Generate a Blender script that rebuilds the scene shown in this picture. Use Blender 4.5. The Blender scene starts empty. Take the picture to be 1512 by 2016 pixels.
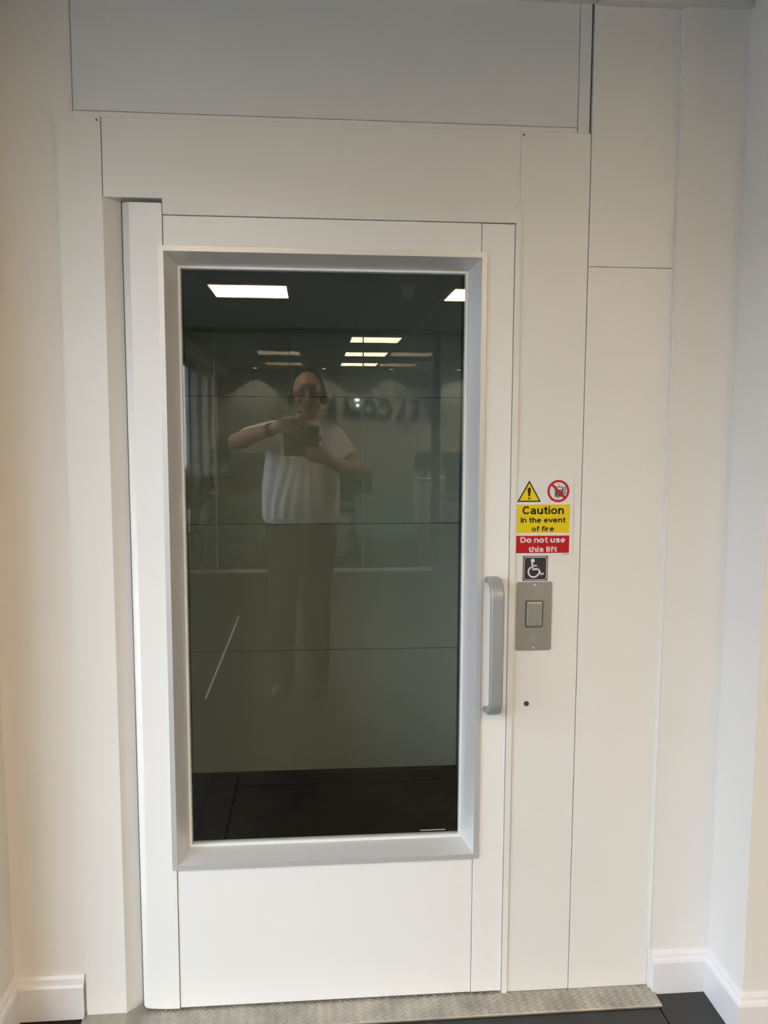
import bpy, bmesh, math, random
from mathutils import Vector, Matrix, Euler
random.seed(7)
scn = bpy.context.scene
COL = scn.collection

# ------------------------------------------------------------------ camera
cam_d = bpy.data.cameras.new('camera')
cam = bpy.data.objects.new('camera', cam_d); COL.objects.link(cam)
F_PX = 1600.0
cam_d.sensor_fit = 'VERTICAL'; cam_d.sensor_height = 24.0
cam_d.lens = 24.0 * F_PX / 2016.0
cam_d.clip_start = 0.01; cam_d.clip_end = 200
yaw, pitch, roll = math.radians(4.8255), math.radians(-5.7261), math.radians(0.197)
fw = Vector((math.sin(yaw)*math.cos(pitch), math.cos(yaw)*math.cos(pitch), math.sin(pitch)))
rt = Vector((math.cos(yaw), -math.sin(yaw), 0)); up = rt.cross(fw)
rt, up = math.cos(roll)*rt + math.sin(roll)*up, -math.sin(roll)*rt + math.cos(roll)*up
CAM = Vector((0, -2.0, 1.5))
cam.matrix_world = Matrix(((rt.x, up.x, -fw.x, CAM.x), (rt.y, up.y, -fw.y, CAM.y), (rt.z, up.z, -fw.z, CAM.z), (0, 0, 0, 1)))
scn.camera = cam

# ------------------------------------------------------------------ world and light
SKY_STRENGTH = 9.4
PANEL_STRENGTH = 18.5
wld = bpy.data.worlds.new('overcast_sky'); scn.world = wld; wld.use_nodes = True
bgn = wld.node_tree.nodes['Background']
bgn.inputs[0].default_value = (0.80, 0.88, 1.0, 1); bgn.inputs[1].default_value = SKY_STRENGTH
scn.view_settings.view_transform = 'Standard'; scn.view_settings.look = 'None'
scn.view_settings.exposure = 0.22; scn.view_settings.gamma = 1.0
scn.view_settings.use_curve_mapping = False

XL, XR = -1.62, 3.4            # facade with the entrance, opposite wall
YF, YP = -11.75, -6.5          # far wall of the office, glass partition
ZC = 2.525                     # ceiling
def portal(name, loc, rot, sx, sy):
    l = bpy.data.lights.new(name, 'AREA'); l.shape = 'RECTANGLE'; l.size = sx; l.size_y = sy
    l.energy = 1; l.cycles.is_portal = True
    o = bpy.data.objects.new(name, l); COL.objects.link(o); o.location = loc; o.rotation_euler = rot
    return o
portal('entrance_portal', (XL-0.06, -2.8, 1.2), (0, math.radians(-90), 0), 2.4, 4.7)
portal('office_window_portal', (XL-0.06, -8.4, 1.2), (0, math.radians(-90), 0), 2.4, 1.9)

# ------------------------------------------------------------------ materials
def nodes_of(name):
    m = bpy.data.materials.new(name); m.use_nodes = True
    return m, m.node_tree, m.node_tree.nodes['Principled BSDF']
def pm(name, col, rough=0.5, metal=0.0, var=0.0, vscale=6.0, bump=0.0, bscale=200.0, spec=0.5, coat=0.0, stretch=None):
    m, nt, b = nodes_of(name)
    b.inputs['Base Color'].default_value = (*col, 1)
    b.inputs['Roughness'].default_value = rough; b.inputs['Metallic'].default_value = metal
    b.inputs['Specular IOR Level'].default_value = spec
    b.inputs['Coat Weight'].default_value = coat
    tc = nt.nodes.new('ShaderNodeTexCoord'); mp = nt.nodes.new('ShaderNodeMapping')
    nt.links.new(tc.outputs['Object'], mp.inputs[0])
    if stretch: mp.inputs['Scale'].default_value = stretch
    if var > 0:
        n = nt.nodes.new('ShaderNodeTexNoise'); n.inputs['Scale'].default_value = vscale; n.inputs['Detail'].default_value = 5
        nt.links.new(mp.outputs[0], n.inputs['Vector'])
        r = nt.nodes.new('ShaderNodeValToRGB')
        r.color_ramp.elements[0].position = 0.3; r.color_ramp.elements[1].position = 0.7
        r.color_ramp.elements[0].color = (*[max(0, c*(1-var)) for c in col], 1)
        r.color_ramp.elements[1].color = (*[min(1, c*(1+var)) for c in col], 1)
        nt.links.new(n.outputs[0], r.inputs[0]); nt.links.new(r.outputs[0], b.inputs['Base Color'])
    if bump > 0:
        n2 = nt.nodes.new('ShaderNodeTexNoise'); n2.inputs['Scale'].default_value = bscale; n2.inputs['Detail'].default_value = 3
        nt.links.new(mp.outputs[0], n2.inputs['Vector'])
        bp = nt.nodes.new('ShaderNodeBump'); bp.inputs['Strength'].default_value = bump; bp.inputs['Distance'].default_value = 0.002
        nt.links.new(n2.outputs[0], bp.inputs['Height']); nt.links.new(bp.outputs[0], b.inputs['Normal'])
    return m
def emit(name, col, s):
    m = bpy.data.materials.new(name); m.use_nodes = True; nt = m.node_tree; nt.nodes.clear()
    e = nt.nodes.new('ShaderNodeEmission'); e.inputs[0].default_value = (*col, 1); e.inputs[1].default_value = s
    o = nt.nodes.new('ShaderNodeOutputMaterial'); nt.links.new(e.outputs[0], o.inputs[0]); return m
def glass(name, tint, ior):
    m = bpy.data.materials.new(name); m.use_nodes = True; nt = m.node_tree; nt.nodes.clear()
    t = nt.nodes.new('ShaderNodeBsdfTransparent'); t.inputs[0].default_value = (*tint, 1)
    g = nt.nodes.new('ShaderNodeBsdfGlossy'); g.inputs['Roughness'].default_value = 0.0
    g.inputs[0].default_value = (1, 1, 1, 1)
    f = nt.nodes.new('ShaderNodeFresnel'); f.inputs['IOR'].default_value = ior
    geo = nt.nodes.new('ShaderNodeNewGeometry')
    inv = nt.nodes.new('ShaderNodeMath'); inv.operation = 'SUBTRACT'; inv.inputs[0].default_value = 1.0
    nt.links.new(geo.outputs['Backfacing'], inv.inputs[1])
    mu = nt.nodes.new('ShaderNodeMath'); mu.operation = 'MULTIPLY'
    nt.links.new(f.outputs[0], mu.inputs[0]); nt.links.new(inv.outputs[0], mu.inputs[1])
    mx = nt.nodes.new('ShaderNodeMixShader'); o = nt.nodes.new('ShaderNodeOutputMaterial')
    nt.links.new(mu.outputs[0], mx.inputs[0]); nt.links.new(t.outputs[0], mx.inputs[1]); nt.links.new(g.outputs[0], mx.inputs[2])
    nt.links.new(mx.outputs[0], o.inputs[0]); return m

M = {}
M['paint'] = pm('white_wall_paint', (0.80, 0.78, 0.755), 0.6, var=0.015, vscale=3, bump=0.06, bscale=350)
M['paint_grey'] = pm('grey_wall_paint', (0.43, 0.43, 0.41), 0.6, var=0.015, vscale=3)
M['clad'] = pm('white_powder_coat', (0.80, 0.79, 0.765), 0.38, var=0.01, vscale=4, bump=0.03, bscale=900)
M['clad_top'] = pm('grey_white_powder_coat', (0.73, 0.745, 0.75), 0.4, var=0.015, vscale=5, bump=0.03, bscale=900)
M['door'] = pm('bright_white_powder_coat', (0.86, 0.86, 0.85), 0.35, var=0.006, vscale=4, bump=0.03, bscale=900)
M['skirt'] = pm('white_gloss_paint', (0.80, 0.79, 0.81), 0.22, var=0.02, vscale=8)
M['alu'] = pm('satin_aluminium', (0.70, 0.70, 0.70), 0.40, metal=0.45, var=0.01, vscale=40, stretch=(1, 1, 0.05))
M['bead'] = pm('pale_glazing_bead', (0.80, 0.81, 0.80), 0.4)
M['handle'] = pm('grey_coated_metal', (0.38, 0.39, 0.40), 0.42, metal=0.25, bump=0.03, bscale=800)
M['steel'] = pm('brushed_stainless', (0.47, 0.46, 0.44), 0.42, metal=0.7, var=0.03, vscale=60, stretch=(1, 1, 0.08))
M['steel_edge'] = pm('dark_button_rim', (0.22, 0.23, 0.25), 0.3, metal=0.8)
M['chrome'] = pm('bright_screw', (0.85, 0.85, 0.84), 0.35, metal=0.2)
M['black'] = pm('matt_black', (0.012, 0.012, 0.012), 0.5)
M['gapdark'] = pm('dark_joint', (0.03, 0.03, 0.03), 0.8)
M['tread'] = pm('worn_tread_plate', (0.44, 0.41, 0.36), 0.4, metal=0.6, var=0.22, vscale=12, bump=0.1, bscale=150)
M['tile'] = pm('charcoal_floor_tile', (0.020, 0.021, 0.021), 0.40, var=0.12, vscale=9, bump=0.12, bscale=120)
M['grout'] = pm('dark_grout', (0.018, 0.018, 0.018), 0.9)
M['ceil'] = pm('ceiling_tile', (0.42, 0.42, 0.41), 0.8, var=0.02, vscale=40, bump=0.2, bscale=300)
M['ctrim'] = pm('ceiling_trim', (0.72, 0.70, 0.66), 0.5)
M['panel'] = emit('warm_light_diffuser', (1.0, 0.755, 0.47), PANEL_STRENGTH)
M['spotlens'] = emit('downlight_lens', (1.0, 0.86, 0.66), 12.0)
M['led'] = emit('white_indicator', (1, 1, 0.95), 2.0)
M['liftglass'] = glass('tinted_lift_glass', (0.865, 0.91, 0.88), 1.92)
M['partglass'] = glass('partition_glass', (0.86, 0.90, 0.88), 1.75)
M['winglass'] = glass('entrance_glass', (0.88, 0.90, 0.90), 1.6)
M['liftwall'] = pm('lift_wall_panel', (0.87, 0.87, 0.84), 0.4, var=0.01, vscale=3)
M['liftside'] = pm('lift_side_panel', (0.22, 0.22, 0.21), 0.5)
M['liftfloor'] = pm('stained_lift_floor', (0.015, 0.0095, 0.0035), 0.7, var=0.8, vscale=7, bump=0.2, bscale=60, spec=0.15)
M['s_white'] = pm('sign_white', (0.80, 0.79, 0.80), 0.35)
M['s_yellow'] = pm('sign_yellow', (0.80, 0.62, 0.006), 0.35)
M['s_red'] = pm('sign_red', (0.50, 0.004, 0.012), 0.35)
M['s_black'] = pm('sign_black', (0.014, 0.010, 0.010), 0.4)
M['s_navy'] = pm('sticker_dark', (0.033, 0.031, 0.042), 0.4)
M['mat'] = pm('entrance_mat', (0.02, 0.02, 0.018), 0.95, var=0.3, vscale=60, bump=0.5, bscale=300)
M['frame_dk'] = pm('dark_frame', (0.03, 0.032, 0.035), 0.45)
M['rail'] = pm('pale_rail', (0.62, 0.62, 0.60), 0.4, metal=0.3)
M['letters'] = pm('dark_wall_letter', (0.05, 0.06, 0.06), 0.4)
M['teal'] = pm('green_grey_upholstery', (0.27, 0.40, 0.375), 0.9, var=0.1, vscale=60, bump=0.3, bscale=500)
M['leaf'] = pm('palm_leaf', (0.035, 0.075, 0.03), 0.5, var=0.3, vscale=15)
M['stem'] = pm('palm_stem', (0.08, 0.10, 0.04), 0.6, var=0.2, vscale=20)
M['soil'] = pm('potting_soil', (0.03, 0.02, 0.012), 0.95, bump=0.5, bscale=120)
M['pot'] = pm('white_ceramic', (0.74, 0.74, 0.72), 0.3)
M['desk'] = pm('white_desk', (0.75, 0.75, 0.74), 0.4)
M['plastic'] = pm('dark_plastic', (0.03, 0.032, 0.035), 0.4)
M['pouf'] = pm('pale_fabric', (0.55, 0.57, 0.55), 0.9, bump=0.3, bscale=400)
M['skin'] = pm('skin', (0.50, 0.27, 0.17), 0.5, var=0.1, vscale=25)
M['hair'] = pm('grey_hair', (0.27, 0.245, 0.22), 0.7, var=0.3, vscale=60, bump=0.6, bscale=250)
M['shirt'] = pm('white_shirt', (0.78, 0.76, 0.73), 0.8, bump=0.9, bscale=9, stretch=(3.2, 1.0, 0.35))
M['trouser'] = pm('dark_trousers', (0.022, 0.021, 0.022), 0.85, var=0.1, vscale=15)
M['leather'] = pm('black_leather', (0.02, 0.018, 0.016), 0.3)
M['eye'] = pm('eye_white', (0.6, 0.58, 0.55), 0.3)
M['lens'] = pm('dark_lens', (0.02, 0.02, 0.022), 0.08)
M['ground'] = pm('outdoor_paving', (0.12, 0.12, 0.12), 0.9, var=0.1, vscale=2)
M['sign_gr'] = pm('pale_sign_board', (0.40, 0.48, 0.43), 0.4)

# ------------------------------------------------------------------ helpers
def box(bm, x0, x1, y0, y1, z0, z1, bev=0.0, seg=2, mi=0):
    vs = [bm.verts.new((x, y, z)) for x in (x0, x1) for y in (y0, y1) for z in (z0, z1)]
    fs = [(0, 1, 3, 2), (4, 6, 7, 5), (0, 4, 5, 1), (2, 3, 7, 6), (0, 2, 6, 4), (1, 5, 7, 3)]
    faces = [bm.faces.new([vs[i] for i in f]) for f in fs]
    for f in faces: f.material_index = mi
    if bev > 0:
        es = list({e for f in faces for e in f.edges})
        bmesh.ops.bevel(bm, geom=es, offset=bev, segments=seg, profile=0.5, affect='EDGES')
    return vs
def obj(name, bm, mats, parent=None, smooth=False, loc=None):
    bmesh.ops.recalc_face_normals(bm, faces=bm.faces[:])
    me = bpy.data.meshes.new(name); bm.to_mesh(me); bm.free()
    if not isinstance(mats, (list, tuple)): mats = [mats]
    for m in mats: me.materials.append(M[m] if isinstance(m, str) else m)
    if smooth:
        for p in me.polygons: p.use_smooth = True
    o = bpy.data.objects.new(name, me); COL.objects.link(o)
    if parent:
        o.parent = parent
        o.matrix_parent_inverse = Matrix.Translation(-parent.location)
        if parent.parent: o.matrix_parent_inverse = Matrix.Identity(4)
    return o
def empty(name, loc, label, cat=None, group=None, kind=None):
    o = bpy.data.objects.new(name, None); COL.objects.link(o); o.location = loc
    o.empty_display_size = 0.1
    return tag(o, label, cat, group, kind)
def tag(o, label=None, cat=None, group=None, kind=None):
    if label: o['label'] = label
    if cat: o['category'] = cat
    if group: o['group'] = group
    if kind: o['kind'] = kind
    return o
def bx(name, mat, x0, x1, y0, y1, z0, z1, parent=None, bev=0.0, seg=2):
    bm = bmesh.new(); box(bm, x0, x1, y0, y1, z0, z1, bev, seg); return obj(name, bm, mat, parent)
def cap(bm, p0, p1, r0, r1, n=14, h=4, flat0=False, flat1=False, sq=1.0, axis=None):
    """tapered capsule; sq flattens it across 'axis'"""
    p0, p1 = Vector(p0), Vector(p1); d = (p1-p0); L = d.length; d = d.normalized()
    a = Vector(axis) if axis else (Vector((0, 0, 1)) if abs(d.z) < 0.9 else Vector((1, 0, 0)))
    v = (a - d*a.dot(d)).normalized(); u = d.cross(v).normalized()
    rings = []
    if flat0: rings.append((p0, r0))
    else:
        for i in range(1, h+1):
            t = math.pi/2*i/h; rings.append((p0 - d*r0*math.cos(t), r0*math.sin(t)))
    if flat1: rings.append((p1, r1))
    else:
        for i in range(h, 0, -1):
            t = math.pi/2*i/h; rings.append((p1 + d*r1*math.cos(t), r1*math.sin(t)))
    vr = []
    for c, r in rings:
        vr.append([bm.verts.new(c + u*r*math.cos(2*math.pi*k/n) + v*r*sq*math.sin(2*math.pi*k/n)) for k in range(n)])
    for A, B in zip(vr, vr[1:]):
        for k in range(n): bm.faces.new((A[k], A[(k+1) % n], B[(k+1) % n], B[k]))
    bm.faces.new(vr[0][::-1]); bm.faces.new(vr[-1])
def ell(bm, c, r, rot=(0, 0, 0), sub=3):
    mt = Matrix.Translation(c) @ Euler(rot).to_matrix().to_4x4() @ Matrix.Diagonal((*r, 1))
    bmesh.ops.create_icosphere(bm, subdivisions=sub, radius=1.0, matrix=mt)
def loft(bm, rings, n=28, e=2.0):
    """rings: (cx, cy, cz, rx, ry) horizontal superellipses"""
    vr = []
    for cx, cy, cz, rx, ry in rings:
        row = []
        for k in range(n):
            t = 2*math.pi*k/n; c, s = math.cos(t), math.sin(t)
            row.append(bm.verts.new((cx + rx*math.copysign(abs(c)**(2/e), c), cy + ry*math.copysign(abs(s)**(2/e), s), cz)))
        vr.append(row)
    for A, B in zip(vr, vr[1:]):
        for k in range(n): bm.faces.new((A[k], A[(k+1) % n], B[(k+1) % n], B[k]))
    bm.faces.new(vr[0][::-1]); bm.faces.new(vr[-1])
def cyl(bm, c, r, h, axis='z', n=24, r2=None):
    r2 = r if r2 is None else r2
    rot = {'z': Matrix.Identity(4), 'x': Matrix.Rotation(math.pi/2, 4, 'Y'), 'y': Matrix.Rotation(math.pi/2, 4, 'X')}[axis]
    bmesh.ops.create_cone(bm, cap_ends=True, segments=n, radius1=r, radius2=r2, depth=h, matrix=Matrix.Translation(c) @ rot)
def tube(bm, pts, r, n=8):
    for a, b in zip(pts, pts[1:]): cap(bm, a, b, r, r, n=n, h=2)
def remesh(name, bm, mat, parent, voxel, smooth_it=4):
    bmesh.ops.recalc_face_normals(bm, faces=bm.faces[:])
    me = bpy.data.meshes.new(name); bm.to_mesh(me); bm.free()
    o = bpy.data.objects.new(name, me); COL.objects.link(o)
    r = o.modifiers.new('r', 'REMESH'); r.mode = 'VOXEL'; r.voxel_size = voxel
    s = o.modifiers.new('s', 'SMOOTH'); s.factor = 0.5; s.iterations = smooth_it
    dg = bpy.context.evaluated_depsgraph_get(); dg.update()
    me2 = bpy.data.meshes.new_from_object(o.evaluated_get(dg))
    o.modifiers.clear(); o.data = me2; me2.name = name; me2.materials.clear(); me2.materials.append(M[mat])
    for p in me2.polygons: p.use_smooth = True
    if parent:
        o.parent = parent; o.matrix_parent_inverse = Matrix.Translation(-parent.location)
    return o
def flat_poly(bm, pts, y, t=0.0003):
    """filled outline in the XZ plane facing -Y, thickness t"""
    fr = [bm.verts.new((x, y, z)) for x, z in pts]; bk = [bm.verts.new((x, y+t, z)) for x, z in pts]
    bm.faces.new(fr); bm.faces.new(bk[::-1]); n = len(pts)
    for i in range(n): bm.faces.new((fr[i], bk[i], bk[(i+1) % n], fr[(i+1) % n]))
def ring_poly(bm, outer, inner, y, t=0.0003):
    n = len(outer)
    for i in range(n):
        j = (i+1) % n
        flat_poly(bm, [outer[i], outer[j], inner[j], inner[i]], y, t)
def circ(cx, cz, r, n=48, a0=0, a1=2*math.pi, closed=True):
    m = n if closed else n+1
    return [(cx + r*math.cos(a0+(a1-a0)*k/n), cz + r*math.sin(a0+(a1-a0)*k/n)) for k in range(m)]
def rrect(x0, x1, z0, z1, r, n=6):
    p = []
    for cx, cz, a in ((x1-r, z1-r, 0), (x0+r, z1-r, 90), (x0+r, z0+r, 180), (x1-r, z0+r, 270)):
        for k in range(n+1):
            t = math.radians(a + 90*k/n); p.append((cx+r*math.cos(t), cz+r*math.sin(t)))
    return p
def band(bm, pts, wd, y, t=0.0003):
    """polyline of width wd in XZ"""
    for (xa, za), (xb, zb) in zip(pts, pts[1:]):
        dx, dz = xb-xa, zb-za; L = math.hypot(dx, dz); nx, nz = -dz/L*wd/2, dx/L*wd/2
        flat_poly(bm, [(xa+nx, za+nz), (xb+nx, zb+nz), (xb-nx, zb-nz), (xa-nx, za-nz)], y, t)
def arc(cx, cz, rx, rz, a0, a1, n=14):
    return [(cx+rx*math.cos(math.radians(a0+(a1-a0)*k/n)), cz+rz*math.sin(math.radians(a0+(a1-a0)*k/n))) for k in range(n+1)]
def strip(bm, pts, wd, y, t):
    """mitred stroke along a polyline in XZ"""
    cl = math.hypot(pts[0][0]-pts[-1][0], pts[0][1]-pts[-1][1]) < 1e-6
    P_ = [Vector(p) for p in (pts[:-1] if cl else pts)]; n = len(P_); A, B = [], []
    for i, p in enumerate(P_):
        a = P_[i-1] if (i or cl) else None; c = P_[(i+1) % n] if (i < n-1 or cl) else None
        def nn(u, v): d = (v-u).normalized(); return Vector((-d.y, d.x))
        if a is None: m = nn(p, c)
        elif c is None: m = nn(a, p)
        else:
            n1, n2 = nn(a, p), nn(p, c); m = (n1+n2)/max(0.35, 1+n1.dot(n2))
        A.append(p+m*wd/2); B.append(p-m*wd/2)
    for i in range(n if cl else n-1):
        j = (i+1) % n
        flat_poly(bm, [tuple(A[i]), tuple(A[j]), tuple(B[j]), tuple(B[i])], y, t)
SW = 0.195
GLYPH = {
 'C': [arc(.45, .5, .345, .415, 38, 322, 26)], 'D': [[(.11, 0), (.11, 1)], [(.11, .905), (.38, .905)] + arc(.38, .5, .34, .405, 80, -80, 16) + [(.38, .095), (.11, .095)]],
 'I': [[(.1, 0), (.1, 1)]], 'l': [[(.1, 0), (.1, 1)]], 'i': [[(.1, 0), (.1, .74)], [(.1, .84), (.1, 1.01)]],
 'o': [arc(.36, .37, .265, .285, 0, 360, 28)],
 'a': [[(.15, .50)] + arc(.345, .47, .2, .19, 150, 0, 10) + [(.545, .2), (.565, .06), (.60, 0)], [(.545, .40), (.32, .375)] + arc(.29, .215, .185, .145, 100, 290, 12) + [(.48, .12), (.545, .24)]],
 'u': [[(.1, .74), (.1, .27)] + arc(.315, .27, .215, .185, 190, 320, 8) + [(.56, .30)], [(.57, .74), (.57, 0)]],
 'n': [[(.1, 0), (.1, .74)], [(.12, .44)] + arc(.345, .47, .225, .185, 150, 0, 10) + [(.57, 0)]],
 'h': [[(.1, 0), (.1, 1)], [(.12, .44)] + arc(.345, .47, .225, .185, 150, 0, 10) + [(.57, 0)]],
 't': [[(.2, .94), (.2, .22)] + arc(.32, .2, .12, .12, 180, 270, 6) + [(.43, .08)], [(.0, .665), (.42, .665)]],
 'f': [[(.2, 0), (.2, .76)] + arc(.33, .76, .13, .155, 180, 90, 6) + [(.44, .915)], [(.0, .665), (.42, .665)]],
 'r': [[(.1, 0), (.1, .74)], [(.12, .42)] + arc(.36, .43, .23, .21, 150, 90, 6) + [(.44, .64)]],
 'e': [arc(.36, .37, .265, .285, 0, 318, 24), [(.12, .375), (.64, .375)]],
 'v': [[(.0, .74), (.30, .05)], [(.60, .74), (.30, .05)]],
 's': [[(.57, .51), (.53, .60), (.44, .655), (.32, .66), (.20, .62), (.15, .54), (.19, .46), (.32, .405), (.46, .36), (.55, .29), (.56, .19), (.48, .10), (.34, .075), (.20, .10), (.11, .20)]],
 'W': [[(.06, 1), (.30, .04)], [(.30, .04), (.55, .96)], [(.55, .96), (.80, .04)], [(.80, .04), (1.04, 1)]],
 'E': [[(.1, 0), (.1, 1)], [(.1, .91), (.66, .91)], [(.1, .5), (.6, .5)], [(.1, .09), (.68, .09)]],
 'L': [[(.1, 0), (.1, 1)], [(.1, .09), (.64, .09)]], 'O': [arc(.48, .5, .38, .415, 0, 360, 36)],
 'M': [[(.1, 0), (.1, 1)], [(.12, .96), (.46, .06)], [(.80, .96), (.46, .06)], [(.82, 0), (.82, 1)]],
}
def text_mesh(txt, x0, x1, zb, zt, y, thick=0.0003, flip=False, sw=SW):
    """stroke lettering fitted to x0..x1, from baseline zb to cap height zt; flip faces it the other way"""
    cur = 0.0; st = []
    for ch in txt:
        if ch == ' ': cur += 0.33; continue
        g = GLYPH[ch]; mn = min(p[0] for q in g for p in q); mxx = max(p[0] for q in g for p in q)
        lw = 0.02 if ch in 'tf' else (0.0 if ch == 'v' else sw/2)
        for q in g: st.append([(cur+p[0]-mn+lw, p[1]) for p in q])
        cur += mxx-mn+2*lw+(0.06 if ch in 'tf' else 0.09)
    cur -= 0.09; H_ = zt-zb; k = (x1-x0)/(cur*H_)
    tmp = bmesh.new()
    for q in st: strip(tmp, q, sw, 0, thick/H_)
    for v in tmp.verts:
        fx = v.co.x*H_*k
        v.co = Vector((x1-fx if flip else x0+fx, y-v.co.y*H_ if flip else y+v.co.y*H_, zb+v.co.z*H_))
    return tmp
def copy_tree(o, parent=None):
    c = o.copy(); COL.objects.link(c); c.parent = parent
    for ch in list(o.children): copy_tree(ch, c)
    return c

# ------------------------------------------------------------------ the setting: floor and ceiling
fl = tag(bx('floor', 'grout', XL, XR, YF, 0.24, -0.12, -0.004), 'charcoal tiled lobby floor with narrow dark joints', kind='structure')
tw, td = 1.23, 0.615
bm = bmesh.new(); box(bm, 0, tw-0.004, 0, td-0.004, -0.004, 0.0); tproto = None
xs = [-0.34 + tw*k for k in range(-2, 4)]
for i, x in enumerate(xs):
    for j in range(0, 20):
        y = -0.02 - td*(j+1) + (0.0 if True else 0)
        x0, x1, y0, y1 = max(x+0.002, XL), min(x+tw-0.002, XR), max(y, YF), y+td-0.004
        if x1-x0 < 0.05 or y1-y0 < 0.05: continue
        full = abs((x1-x0)-(tw-0.004)) < 1e-4 and abs((y1-y0)-(td-0.004)) < 1e-4
        if full and tproto:
            t = tproto.copy(); COL.objects.link(t); t.location = (x0, y0, 0); t.parent = fl; continue
        b2 = bmesh.new(); box(b2, 0, x1-x0, 0, y1-y0, -0.004, 0.0)
        t = obj('tile', b2, 'tile', fl); t.location = (x0, y0, 0)
        if full: tproto = t
bm.free()
gr = tag(bx('floor_outdoor', 'ground', -26, XL-0.1, -26, 12, -0.3, -0.02), 'grey paving outside the glazed entrance', kind='structure')

bd = empty('building', (-13, -6, 0), 'pale office block across the street outside the entrance', 'building')  # added building, its height set to block the low sky
bx('facade', pm('pale_render', (0.40, 0.41, 0.41), 0.9), -16, -12, -30, 16, -0.02, 3.5, bd)
for k in range(14):
    for z in (1.2,): bx('window', 'frame_dk', -12.0, -11.97, -28+3.1*k, -26.4+3.1*k, z, z+1.5, bd)
ce = tag(bx('ceiling', 'ctrim', XL, XR, YF, 0.26, ZC+0.006, ZC+0.15), 'white suspended ceiling of square tiles', kind='structure')
cm = 0.586
lobby_panels = [(-0.475+1.758*k, y) for y in (-4.09, -2.332) for k in (0, 1, 2)]
office_panels = [(0.68+2.344*k, y) for y in (-7.2, -8.95, -10.65) for k in (0, 1)]  # outer column is out of view, added to light the office furniture
cproto = None
for i in range(-3, 8):
    cx = -0.475 + cm*i
    for j in range(0, 12):
        cy = -0.574 - cm*j
        if cy < YP: break
        if any(abs(cx-a) < 0.1 and abs(cy-b) < 0.1 for a, b in lobby_panels): continue
        x0, x1 = max(cx-cm/2+0.003, XL), min(cx+cm/2-0.003, XR); y0, y1 = max(cy-cm/2+0.003, YP), cy+cm/2-0.003
        if x1-x0 < 0.05: continue
        full = x1-x0 > cm-0.0065 and y1-y0 > cm-0.0065
        if full and cproto:
            t = cproto.copy(); COL.objects.link(t); t.location = (x0, y0, ZC); t.parent = ce; continue
        b2 = bmesh.new(); box(b2, 0, x1-x0, 0, y1-y0, 0, 0.006)
        t = obj('ceiling_tile', b2, 'ceil', ce); t.location = (x0, y0, ZC)
        if full: cproto = t
bx('ceiling_board', 'ceil', XL, XR, -0.275, 0.0, ZC, ZC+0.005, ce)
bx('ceiling_board', 'ceil', XL, XR, YF, YP-0.05, ZC, ZC+0.005, ce)
bx('slot_diffuser', 'frame_dk', XL, XR, -6.44, -6.24, ZC-0.004, ZC+0.004, ce)  # plain dark strip across the ceiling ahead of the partition

# light panels: frame and glowing diffuser
def light_panel(x, y, label, group):
    t = empty('ceiling_light_panel', (x, y, ZC), label, 'ceiling light', group)
    b = bmesh.new(); h, w2 = 0.293, 0.275
    for a in ((-h, h, -h, -w2), (-h, h, w2, h), (-h, -w2, -w2, w2), (w2, h, -w2, w2)):
        box(b, x+a[0], x+a[1], y+a[2], y+a[3], ZC-0.012, ZC+0.003)
    obj('light_frame', b, 'ctrim', t)
    b = bmesh.new(); box(b, x-w2, x+w2, y-w2, y+w2, ZC-0.008, ZC-0.004); obj('diffuser', b, 'panel', t)
    return t
for x, y in lobby_panels: light_panel(x, y, 'square warm ceiling light panel above the lobby floor', 'lobby ceiling lights')
for x, y in office_panels: light_panel(x, y, 'square warm ceiling light panel in office behind the glass partition', 'office ceiling lights')

# ------------------------------------------------------------------ walls
T = 0.15
def wall(name, label, boxes, mat='paint'):
    b = bmesh.new()
    for q in boxes: box(b, *q[:4], -0.1 if q[4] == 0 else q[4], q[5])
    return tag(obj(name, b, mat), label, kind='structure')
wall('wall_front_left', 'white plaster wall with shallow niche corner beside the lift', [
    (-0.772, -0.5915, 0.013, 0.25, 0, ZC), (-0.5915, -0.555, 0.013, 0.16, 2.216, ZC),
    (XL, -0.772, -0.19, 0.16, 0, ZC)])
wall('wall_front_right', 'white plaster wall closing the niche beside the lift cladding', [
    (0.8875, 1.052, -0.013, 0.16, 0, ZC), (1.052, XR, -0.19, 0.16, 0, ZC)])
wall('wall_right', 'white plaster side wall facing the glazed entrance', [(XR, XR+T, YF, 0.16, 0, ZC)])
wall('wall_back', 'pale office end wall with dark letters', [(XL-T, XR+T, YF-T, YF, 0, ZC)], 'paint_grey')
EX0, EX1, EH = -5.05, -0.55, 2.36          # entrance opening
WX0, WX1, WH = -9.3, -7.5, 2.40            # office window opening
wall('wall_left', 'white facade wall around the glazed entrance', [
    (XL-T, XL, EX1, 0.16, 0, ZC), (XL-T, XL, EX0, EX1, EH, ZC), (XL-T, XL, WX1, EX0, 0, ZC),
    (XL-T, XL, WX0, WX1, WH, ZC), (XL-T, XL, YF, WX0, 0, ZC)])
wall('trim_5', 'boxed bulkhead above the office window', [(XL, -1.43, YF, YP-0.06, 2.42, ZC)])

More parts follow.
